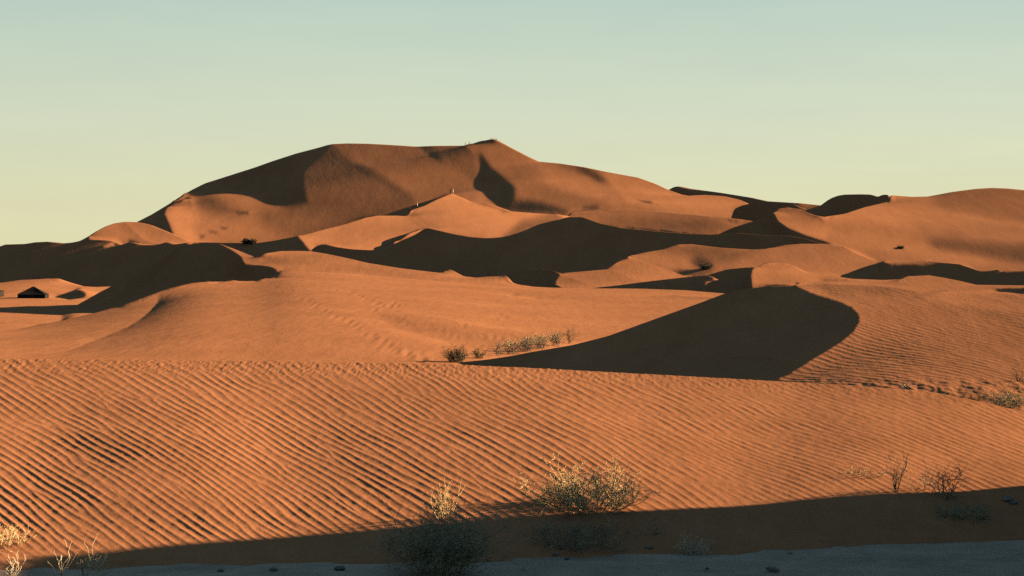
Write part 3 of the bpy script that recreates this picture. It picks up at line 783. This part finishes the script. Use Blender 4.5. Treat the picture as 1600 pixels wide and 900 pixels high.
# ------------------------------------------------------------------ shrubs
p = track_pt(684, 897)
shrub('shrub', 'big dense grey-green shrub in shade at the bottom edge of the picture', 'shrub', p, 85, .88, .85, .006, 2, M_green, M_leaf, 9, .05, .006, 3, jitter=.22, up=.04, kids=(3,5), base_r=.2)
p = G_A(693, 811)
shrub('dry_grass_tuft', 'sunlit straw-coloured stalks sticking up behind the big grey-green shrub', 'dry grass', p, 16, .62, .16, .007, 1, M_straw, M_straw, 4, .07, .006, 5, jitter=.12, up=.15, base_r=.35)
p = G_A(905, 850)
shrub('low_shrub', 'darker brown scrub added in front of the golden dry shrub as its shaded lower part', 'shrub', p, 70, .42, .9, .006, 2, M_dead, M_green, 4, .04, .006, 80, jitter=.3, up=.02, kids=(3,4), base_r=.3)  # darker second shrub, added as the shaded lower part of the golden one
p = G_A(915, 797)
shrub('dry_shrub', 'golden sunlit twiggy shrub at the edge of the shadow, foot of the rippled dune', 'shrub', p, 80, .74, .85, .008, 2, M_straw, M_straw, 6, .06, .006, 8, jitter=.3, up=.05, kids=(3,4), base_r=.3)
p = G_A(985, 832)
shrub('dead_bush', 'grey bare drooping twigs beside the golden dry shrub', 'bush', p, 12, .55, .55, .006, 2, M_dead, None, seed=9, jitter=.4, up=-.03, base_r=.3)
p = G_A(1085, 868)
shrub('pale_grass_tuft', 'pale fuzzy grass tuft in the shade to the right of the golden shrub', 'grass tuft', p, 60, .34, .22, .003, 1, M_pale, M_pale, 4, .06, .004, 10, jitter=.18, up=.05, base_r=.3)
p = G_A(1401, 768)
shrub('bare_shrub', 'bare forked shrub of dark twigs standing at the upper edge of the bottom shadow', 'shrub', p, 5, .66, .22, .012, 3, M_dead, None, seed=12, jitter=.22, up=.12, kids=(2,3), lean=(-.15,0), base_r=.08)
p = G_A(1472, 775)
shrub('dead_bush', 'twisted dead bush with one long crooked branch reaching up to the right', 'bush', p, 9, .62, .55, .013, 3, M_dead, None, seed=27, jitter=.33, up=.05, kids=(2,3), lean=(.12,0), base_r=.15)
p = G_A(1440, 766)
shrub('dry_grass_tuft', 'thin sunlit upright stalks between the bare forked shrub and the twisted dead bush', 'dry grass', p, 10, .62, .3, .005, 1, M_straw, None, seed=14, jitter=.12, up=.12, base_r=.35)
p = G_A(1500, 806)
shrub('low_shrub', 'low spreading olive scrub in shade below the twisted dead bush', 'shrub', p, 50, .30, .75, .004, 2, M_green, M_leaf, 4, .04, .006, 16, jitter=.3, up=.0, base_r=.22)
p = G_A(1352, 742)
shrub('dry_grass_tuft', 'small flattened golden grass clump on the ripples left of the bare forked shrub', 'dry grass', p, 26, .22, .3, .003, 1, M_straw, M_straw, 4, .04, .005, 18, jitter=.3, up=.0, base_r=.4)
for (px, py, h, sp, st, sd, lab, lean) in [
    (16, 905, .42, .3, 6, 21, 'forked pale dead twigs cut off by the left bottom corner', (0,0)),
    (95, 912, .62, .10, 4, 22, 'tall single pale dead stalk rising above the dark strip at bottom left', (0,0)),
    (132, 907, .50, .16, 4, 23, 'slanting dead twig between the tall pale stalk and the forked pale twigs', (.25,0)),
    (152, 909, .42, .2, 6, 24, 'bright forked dead twigs, rightmost of the twigs at bottom left', (.1,0))]:
    shrub('dead_twig', lab, 'dead twigs', track_pt(px, py), st, h, sp, .010, 2, M_pale, None, seed=sd, jitter=.2, up=.12, kids=(2,3), lean=lean, base_r=.1, group='dead twigs at the bottom left')
p = G_A(6, 850)
shrub('dry_grass_tuft', 'brown dry grass clump at the left edge just above the bottom shadow', 'dry grass', p, 40, .36, .35, .004, 1, M_straw, M_straw, 4, .06, .005, 26, jitter=.22, up=.05, base_r=.35)
# tufts along the foot of the dune behind
p = hit(dB, 1572, 636)
shrub('dry_shrub', 'bushy golden tuft on the crest of the rippled dune near the right edge', 'shrub', p, 60, .62, .5, .006, 2, M_straw, M_straw, 5, .05, .007, 31, jitter=.3, base_r=.35)
p = hit(dB, 1530, 628)
shrub('low_shrub', 'dark low scrub just left of the bushy golden tuft', 'shrub', p, 20, .34, .4, .006, 2, M_dark, M_dark, 3, .05, .007, 32, base_r=.35)
p = hit(dB, 1417, 607)
shrub('pale_grass_tuft', 'tiny bunch of upright whitish stalks by the crest of the rippled dune', 'grass tuft', p, 14, .30, .14, .006, 1, M_pale, None, seed=33, jitter=.1, up=.1, base_r=.5)
p = hit(dB, 1590, 596)
shrub('dead_bush', 'dark bent dead stem at the right edge above the bushy golden tuft', 'bush', p, 5, .5, .5, .014, 2, M_dead, None, seed=34, lean=(.5,0))
# scrub by the left tip of the dark slip face
for k, (px, py, h, sp, st, mat, lab) in enumerate([
    (712, 566, .95, .55, 40, M_dark, 'dense dark scrub clump at the left tip of the big dark slip face'),
    (748, 560, .7, .35, 12, M_dark, 'small dark leaning scrub, second in the row from the dense clump'),
    (781, 556, .95, .3, 9, M_dead, 'thin crooked dark stem standing in the scrub row, third from the dense clump'),
    (800, 553, .85, .4, 16, M_dead, 'sparse brown scrub in the row just right of the thin crooked stem'),
    (822, 549, 1.05, .55, 26, M_dead, 'thickest brown scrub in the middle of the row above the dark slip face'),
    (846, 545, 1.1, .5, 18, M_dead, 'brown scrub with pale stalks, fifth along the row above the dark slip face'),
    (868, 541, 1.15, .4, 16, M_dead, 'upright brown scrub next to the last shrub of the row'),
    (891, 537, 1.35, .18, 7, M_dark, 'tall thin dark scrub at the right end of the row')]):
    q = hit(dC, px, py)
    shrub('scrub', lab, 'scrub', q, int(st*1.35), h, sp, .012, 2, mat, mat, 3, .08, .02, 40+k, jitter=.2, up=.1, base_r=.3, group='scrub row above the dark slip face', sink=.1)
for k, (px, py) in enumerate([(805, 540), (838, 536), (860, 532)]):
    q = hit(dC, px, py)
    shrub('dry_grass_tuft', ['pale low straw tuft at the left of those behind the scrub row', 'middle pale straw tuft behind the scrub row', 'right-hand pale straw tuft behind the scrub row'][k], 'dry grass', q, 44, .65, .9, .012, 1, M_straw, M_straw, 3, .1, .02, 60+k, base_r=.35, group='straw tufts behind the scrub row')
# far bushes
q = hit(dE, 1103, 420)
shrub('round_bush', 'dark round bush on the bright low dune in the middle distance', 'bush', q, 46, 1.4, 1.5, .03, 2, M_green, M_dark, 7, .2, .07, 70, base_r=.3, sink=.2)
for k, px in enumerate((385, 394)):
    q = hit(dG, px, 380.5)
    shrub('round_bush', ['left one of two small dark bushes on the shaded crest below the great dune', 'right one of two small dark bushes on the shaded crest below the great dune'][k], 'bush', q, 36, 1.35, .8, .03, 2, M_dark, M_dark, 12, .25, .12, 72+k, base_r=.35, sink=.2, group='pair of dark bushes')
q = hit(dN, 1407, 388)
shrub('round_bush', 'tiny dark bush alone on the foot of the tall orange dune at right', 'bush', q, 26, .9, 1.3, .03, 2, M_dark, M_dark, 8, .25, .1, 76, base_r=.35, sink=.2)

# ------------------------------------------------------------------ tents
def tent(loc, w, dpt, h, eave, rot, label, group):
    root = empty('tent', loc); root.rotation_euler = (0, 0, rot)
    tag(root, label, 'tent', group)
    a, b = w/2, dpt/2
    V = [(-a-.15,-b-.15,eave),(a+.15,-b-.15,eave),(a+.15,b+.15,eave),(-a-.15,b+.15,eave),(-a*.08,0,h),(a*.08,0,h)]
    # sagging cloth between the poles
    V += [(-a*.5,-b*.52,eave+(h-eave)*.44),(a*.5,-b*.52,eave+(h-eave)*.44),(0,-b-.15,eave-.06)]
    Fc = [(0,8,6),(8,7,6),(8,1,7),(6,7,5,4),(0,6,4),(1,5,7),(1,2,5),(2,3,4,5),(3,0,4)]
    rf = mesh_obj('roof', V, Fc, M_tent, root)
    mesh_obj('ridge_pole', [(-.05,-.05,h-.1),(.05,-.05,h-.1),(.05,.05,h-.1),(-.05,.05,h-.1),(-.04,-.04,h+.12),(.04,-.04,h+.12),(.04,.04,h+.12),(-.04,.04,h+.12)], [(0,1,5,4),(1,2,6,5),(2,3,7,6),(3,0,4,7),(4,5,6,7)], M_wood, rf)
    z0 = -.35
    W = [(-a,-b,z0),(a,-b,z0),(a,b,z0),(-a,b,z0),(-a,-b,eave-.01),(a,-b,eave-.01),(a,b,eave-.01),(-a,b,eave-.01)]
    mesh_obj('wall', W, [(0,1,5,4),(1,2,6,5),(2,3,7,6),(3,0,4,7)], M_tent, root)
    mesh_obj('door_flap', [(-.5,-b-.02,0),(.5,-b-.02,0),(.45,-b-.025,eave-.12),(-.45,-b-.025,eave-.12)], [(0,1,2,3)], M_tentin, root)
    return root
q = hit(dF, 52, 465.5); s_ = q.y/F
tent(q, 42*s_, 4.2, 17.5*s_, 5.5*s_, R(4), 'dark pitched nomad tent standing on the bright flat at left', 'dark tents on the flat')
q = hit(dF, -14, 464); s_ = q.y/F
tent(q, 30*s_, 4.2, 12*s_, 10*s_, R(-3), 'dark tent cut off by the left edge of the picture', 'dark tents on the flat')

# ------------------------------------------------------------------ people on the ridges
def person(loc, label, cloth, legs, skin=(.30,.17,.11), pose='stand', yaw=0.0, scale=1.0, group=None):
    k = scale; V = []; E = []; Rr = []
    def v(x, y, z, r): V.append((x*k, y*k, z*k)); Rr.append(r*k); return len(V)-1
    def e(a, b): E.append((a, b)); return b
    hip_z = .92 if pose != 'sit' else .14
    pel = v(0, 0, hip_z, .125)
    ch = e(pel, v(0, .02, hip_z+.22, .125)); sh = e(ch, v(0, .02, hip_z+.45, .135)); nk = e(sh, v(0, 0, hip_z+.57, .055)); hd = e(nk, v(0, -.02, hip_z+.68, .095)); e(hd, v(0, -.01, hip_z+.79, .08))
    for s in (-1, 1):
        if pose == 'sit':
            kn = e(pel, v(s*.14, -.38, .38, .075)); an = e(kn, v(s*.15, -.58, .06, .05)); e(an, v(s*.15, -.70, .04, .04))
        else:
            st = .22*s if pose == 'walk' else .03
            hp = e(pel, v(s*.10, 0, hip_z-.08, .095)); kn = e(hp, v(s*.11, -st*.7-.03, .50, .07)); an = e(kn, v(s*.11, -st+.04, .09, .045)); e(an, v(s*.12, -st-.12, .05, .04))
        so_ = e(sh, v(s*.19, .01, hip_z+.42, .06)); el = e(so_, v(s*.25, (.10*s if pose == 'walk' else .04), hip_z+.15, .045))
        ha = e(el, v(s*.22, (-.10 if pose == 'sit' else -.06-.08*s*(pose == 'walk')), hip_z-.06, .034)); e(ha, v(s*.21, -.12, hip_z-.14, .03))
    me = bpy.data.meshes.new('person'); me.from_pydata(V, E, [])
    ob = bpy.data.objects.new('person', me); COL.objects.link(ob)
    sk = ob.modifiers.new('skin', 'SKIN')
    for i, sv in enumerate(me.skin_vertices[0].data):
        sv.radius = (Rr[i], Rr[i]); sv.use_root = (i == 0)
    ob.modifiers.new('sub', 'SUBSURF').levels = 1
    dg = bpy.context.evaluated_depsgraph_get()
    bm_ = bpy.data.meshes.new_from_object(ob.evaluated_get(dg))
    bpy.data.objects.remove(ob)
    def mat(c):
        return plain('cloth', c, var=.1)
    mats = [mat(cloth), mat(legs), mat(skin)]
    bm_.materials.clear()
    for m in mats: bm_.materials.append(m)
    for pl in bm_.polygons:
        z = pl.center.z/k; x = abs(pl.center.x/k)
        pl.material_index = 2 if z > hip_z+.60 else (1 if z < hip_z and x < .2 else 0)
        pl.use_smooth = True
    bm_.name = 'person'
    o = bpy.data.objects.new('person', bm_); COL.objects.link(o)
    o.location = loc; o.rotation_euler = (0, 0, yaw)
    tag(o, label, 'person', group)
    # head scarf or hat, worn
    hb = bmesh.new(); bmesh.ops.create_uvsphere(hb, u_segments=10, v_segments=6, radius=.115*k)
    hm = bpy.data.meshes.new('head_scarf'); 
    for v_ in hb.verts: v_.co.z *= .8
    hb.to_mesh(hm); hb.free(); hm.materials.append(mats[0])
    h = bpy.data.objects.new('head_scarf', hm); COL.objects.link(h); h.parent = o; h.location = (0, .01, (hip_z+.80)*k)
    return o
BLK, NAVY, WHT, PALE = (.02,.02,.022), (.03,.035,.06), (.78,.76,.72), (.62,.50,.40)
def on_crest(info, px, dpx=0):
    u = info['u']; i = int(round((px-u[0])/(u[1]-u[0]))); j = info['nrow']-1
    return Vector((info['X'][i, j], info['Y'][i, j], info['Z'][i, j]))
gs, gr = 'people on the summit of the great dune', 'people on the middle ridge'
for (px, cl, lg, ps, lab, g, info, up) in [
    (726, BLK, BLK, 'walk', 'person in dark clothes walking up to the summit, leftmost on the skyline', gs, dP, 0),
    (733.5, BLK, BLK, 'walk', 'person in dark clothes walking just behind the leftmost walker on the skyline', gs, dP, 0),
    (768, BLK, NAVY, 'sit', 'person in black sitting at the left of the summit group', gs, dP, 0),
    (771, WHT, PALE, 'stand', 'person in white standing in the middle of the summit group', gs, dP, 0),
    (773.5, PALE, PALE, 'stand', 'person in pale clothes at the right of the person in white on the summit', gs, dP, 0),
    (775.5, BLK, BLK, 'sit', 'person in black at the right end of the summit group', gs, dP, 0),
    (640.5, BLK, BLK, 'walk', 'person in black at the lower left end of the middle ridge', gr, dG, 0),
    (651.5, WHT, BLK, 'walk', 'person in a white top and dark trousers climbing the middle ridge', gr, dG, 0),
    (704.3, BLK, BLK, 'stand', 'person in black standing on the top of the middle ridge', gr, dG, 0),
    (707.3, PALE, PALE, 'stand', 'person in pale clothes beside the person in black on the middle ridge top', gr, dG, 0)]:
    q = on_crest(info, px); q.z -= .04
    person(q, lab, cl, lg, pose=ps, yaw=R(random.uniform(40, 120)), scale=1.0 if info is dG else 1.05, group=g)

# ------------------------------------------------------------------ the track, its stones, the added shadow-casting house
nx, ny = 260, 150
gx, gy = np.meshgrid(np.linspace(-24, 26, nx), np.linspace(11, 30.9, ny), indexing='ij')
gz = .014*fbm(gx/.9, gy/.35, 4, 81)+.03*fbm(gx/6, gy/1.1, 2, 82)-.015
gz -= np.clip((gy-28.5)/2.4, 0, 1)*.03
track = structure(grid_mesh('track', gx, gy, gz, M_gravel), 'grey gravel track along the bottom edge', 'track')
for k, (px, py, r) in enumerate([(1206, 891, .10), (1213, 892, .07), (428, 892, .09), (530, 891, .12), (1575, 783, .13), (1583, 787, .09), (1187, 868, .06), (1235, 867, .07), (885, 874, .06), (1015, 857, .08), (868, 868, .07), (345, 893, .08), (1368, 860, .05), (1105, 889, .05)]):
    q = G_A(px, py) if py < 870 or px > 1500 else track_pt(px, py)
    bm = bmesh.new(); bmesh.ops.create_icosphere(bm, subdivisions=2, radius=r*.6)
    for v_ in bm.verts:
        n_ = float(fbm(np.array([v_.co.x/r*1.1+k*7.1]), np.array([v_.co.y/r*1.1+v_.co.z/r]), 2, 90)[0])
        v_.co *= 1+.28*n_; v_.co.z *= .55; v_.co.x *= 1.35
    me = bpy.data.meshes.new('stone'); bm.to_mesh(me); bm.free(); me.materials.append(M_stone)
    o = bpy.data.objects.new('stone', me); COL.objects.link(o); o.location = q+Vector((0, 0, r*.2)); o.rotation_euler = (0, 0, k*1.3)
    tag(o, 'small dark stone lying in the shade at the foot of the rippled dune', 'stone', 'stones at the foot of the rippled dune')

# an unseen mud-brick house added to throw the shadow over the dune foot
HH = 6.3
qc = G_A(820, 806); d_ = (13.4-qc.x)/SX
ea = Vector((13.4, qc.y+SY*d_, 0))
ax = Vector((math.cos(R(8)), math.sin(R(8)), 0)); Lw = 12.0
house = empty('shadow_house', ea); house.rotation_euler = (0, 0, math.atan2(ax.y, ax.x))
tag(house, 'unseen flat roofed mud brick house, added right of the dunes to shade the foot of the front one', 'house')
def box(x0, x1, y0, y1, z0, z1):
    V = [(x0,y0,z0),(x1,y0,z0),(x1,y1,z0),(x0,y1,z0),(x0,y0,z1),(x1,y0,z1),(x1,y1,z1),(x0,y1,z1)]
    return V, [(0,3,2,1),(4,5,6,7),(0,1,5,4),(1,2,6,5),(2,3,7,6),(3,0,4,7)]
mesh_obj('wall', *box(0, Lw+6, -22, 0, -2, HH-.35), M_adobe, house)
for b_ in [(0, Lw+6, -.35, 0), (0, Lw+6, -22, -21.65), (0, .35, -21.65, -.35), (Lw+5.65, Lw+6, -21.65, -.35)]:
    mesh_obj('parapet', *box(b_[0], b_[1], b_[2], b_[3], HH-.347, HH), M_adobe, house)
for yy in (-5, -10, -15):
    wn = mesh_obj('window', *box(-.06, .0, yy-.5, yy+.5, 3.4, 4.8), M_wood, house)
    mesh_obj('pane', *box(-.08, -.062, yy-.4, yy+.4, 3.5, 4.7), M_glass, wn)
mesh_obj('door', *box(-.07, .0, -12.2, -11.0, -.1, 2.0), M_wood, house)

# ------------------------------------------------------------------ the objects of the terrain
for key, mat, lab in [('A', M_near, 'rippled dune'), ('B', M_mid, ''), ('C', M_mid, ''), ('S', M_mid, ''), ('F', M_mid, ''), ('D', M_mid, ''), ('W', M_mid, ''), ('E', M_far, ''), ('V', M_far, ''), ('G', M_far, ''), ('N', M_far, ''), ('M', M_far, ''), ('Q', M_far, ''), ('J', M_far, ''), ('K', M_far, ''), ('P', M_far, ''), ('R', M_far, '')]:
    i = LAYERS[key]
    X_, Y_, Z_ = i['X'], i['Y'], i['Z']
    for side, us in ((0, (-1100, -800, -550, -350, -220)), (-1, (1830, 1950, 2150, 2400, 2700))):    # the dunes run on past the frame
        if (side == 0 and i['u'][0] > -149) or (side == -1 and i['u'][-1] < 1749): continue
        ye, ze = Y_[side], Z_[side]
        ex = np.array([(u_-800)/F*ye for u_ in us]); ey = np.array([ye]*len(us)); ez = np.array([ze]*len(us))
        if side == 0: X_, Y_, Z_ = np.concatenate([ex, X_]), np.concatenate([ey, Y_]), np.concatenate([ez, Z_])
        else: X_, Y_, Z_ = np.concatenate([X_, ex]), np.concatenate([Y_, ey]), np.concatenate([Z_, ez])
    o = grid_mesh('dune', X_, Y_, Z_, mat)
    structure(o, LABELS.get(key), 'dune')
# ------------------------------------------------------------------ ground, bank
n = 160
xs = np.linspace(-4000, 4000, n); ys = np.concatenate([np.linspace(-200, 100, 60), np.geomspace(104, 30000, 80)])
gx, gy = np.meshgrid(xs, ys, indexing='ij')
ground = grid_mesh('ground', gx, gy, np.full(gx.shape, -1.6), M_far)
structure(ground, 'open desert sand stretching out under the dunes', 'ground')

# ------------------------------------------------------------------ sun, sky, camera
sun = bpy.data.lights.new('sun', 'SUN'); sun.energy = 5.0; sun.angle = R(.8); sun.color = (1, .70, .41)
so = bpy.data.objects.new('sun', sun); COL.objects.link(so)
d = Vector((SX*COSE, SY*COSE, SINE))
so.rotation_euler = d.to_track_quat('Z', 'Y').to_euler()
w = bpy.data.worlds.new('World'); scene.world = w; w.use_nodes = True
nt = w.node_tree; L = nt.links.new
bg = nt.nodes['Background']
sky = N(nt, 'ShaderNodeTexSky', sky_type='NISHITA', sun_disc=False)
sky.sun_elevation = EL; sky.sun_rotation = math.atan2(d.x, d.y); sky.dust_density = 0.6; sky.air_density = 1.0; sky.ozone_density = 1.0
tc = N(nt, 'ShaderNodeTexCoord'); sep = N(nt, 'ShaderNodeSeparateXYZ'); L(tc.outputs['Generated'], sep.inputs[0])
glow = ramp(nt, SKYCOL); L(sep.outputs['Z'], glow.inputs['Fac'])
mx = N(nt, 'ShaderNodeMix', data_type='RGBA', blend_type='MIX'); mx.inputs[0].default_value = SKYMIX
L(sky.outputs['Color'], mx.inputs[6]); L(glow.outputs['Color'], mx.inputs[7])
r = ramp(nt, SKYRAMP); L(sep.outputs['Z'], r.inputs['Fac'])
m2 = N(nt, 'ShaderNodeMix', data_type='RGBA', blend_type='MULTIPLY'); m2.inputs[0].default_value = 1
L(mx.outputs[2], m2.inputs[6]); L(r.outputs['Color'], m2.inputs[7])
# the sky is brightest towards the low sun and darkens towards the opposite side
vm = N(nt, 'ShaderNodeVectorMath', operation='DOT_PRODUCT'); L(tc.outputs['Generated'], vm.inputs[0]); vm.inputs[1].default_value = (.6, .8, 0)
r3 = ramp(nt, [(.0, (.42,.42,.42)), (.55, (1,1,1))]); L(vm.outputs['Value'], r3.inputs['Fac'])
m3 = N(nt, 'ShaderNodeMix', data_type='RGBA', blend_type='MULTIPLY'); m3.inputs[0].default_value = 1
hz_ = N(nt, 'ShaderNodeTexNoise', Scale=3.0, Detail=4.0, Roughness=.6)
mp = N(nt, 'ShaderNodeMapping'); mp.inputs['Scale'].default_value = (2.0, 2.0, 14.0); L(tc.outputs['Generated'], mp.inputs['Vector']); L(mp.outputs[0], hz_.inputs['Vector'])
hr = ramp(nt, [(.3, (.965,.965,.97)), (.7, (1.02,1.015,1.0))]); L(hz_.outputs['Fac'], hr.inputs['Fac'])
m4 = N(nt, 'ShaderNodeMix', data_type='RGBA', blend_type='MULTIPLY'); m4.inputs[0].default_value = 1
L(m2.outputs[2], m4.inputs[6]); L(hr.outputs['Color'], m4.inputs[7])
L(m4.outputs[2], m3.inputs[6]); L(r3.outputs['Color'], m3.inputs[7])
L(m3.outputs[2], bg.inputs['Color'])
bg.inputs['Strength'].default_value = SKYSTR
cam = bpy.data.cameras.new('camera'); co = bpy.data.objects.new('camera', cam); COL.objects.link(co); scene.camera = co
co.location = (0, 0, EYE); co.rotation_euler = (R(90), 0, 0)
cam.sensor_width = 36; cam.lens = 36*F/1600; cam.shift_y = -(450-HOR)/1600*-1*-1
cam.clip_start = .1; cam.clip_end = 60000
vs = scene.view_settings; vs.view_transform = 'Standard'; vs.look = 'None'; vs.gamma = 1; vs.exposure = EXPOSURE; vs.use_curve_mapping = False
scene.render.engine = 'CYCLES'; scene.cycles.max_bounces = 4; scene.cycles.diffuse_bounces = 0; scene.cycles.use_denoising = False; scene.cycles.denoiser = 'OPENIMAGEDENOISE'
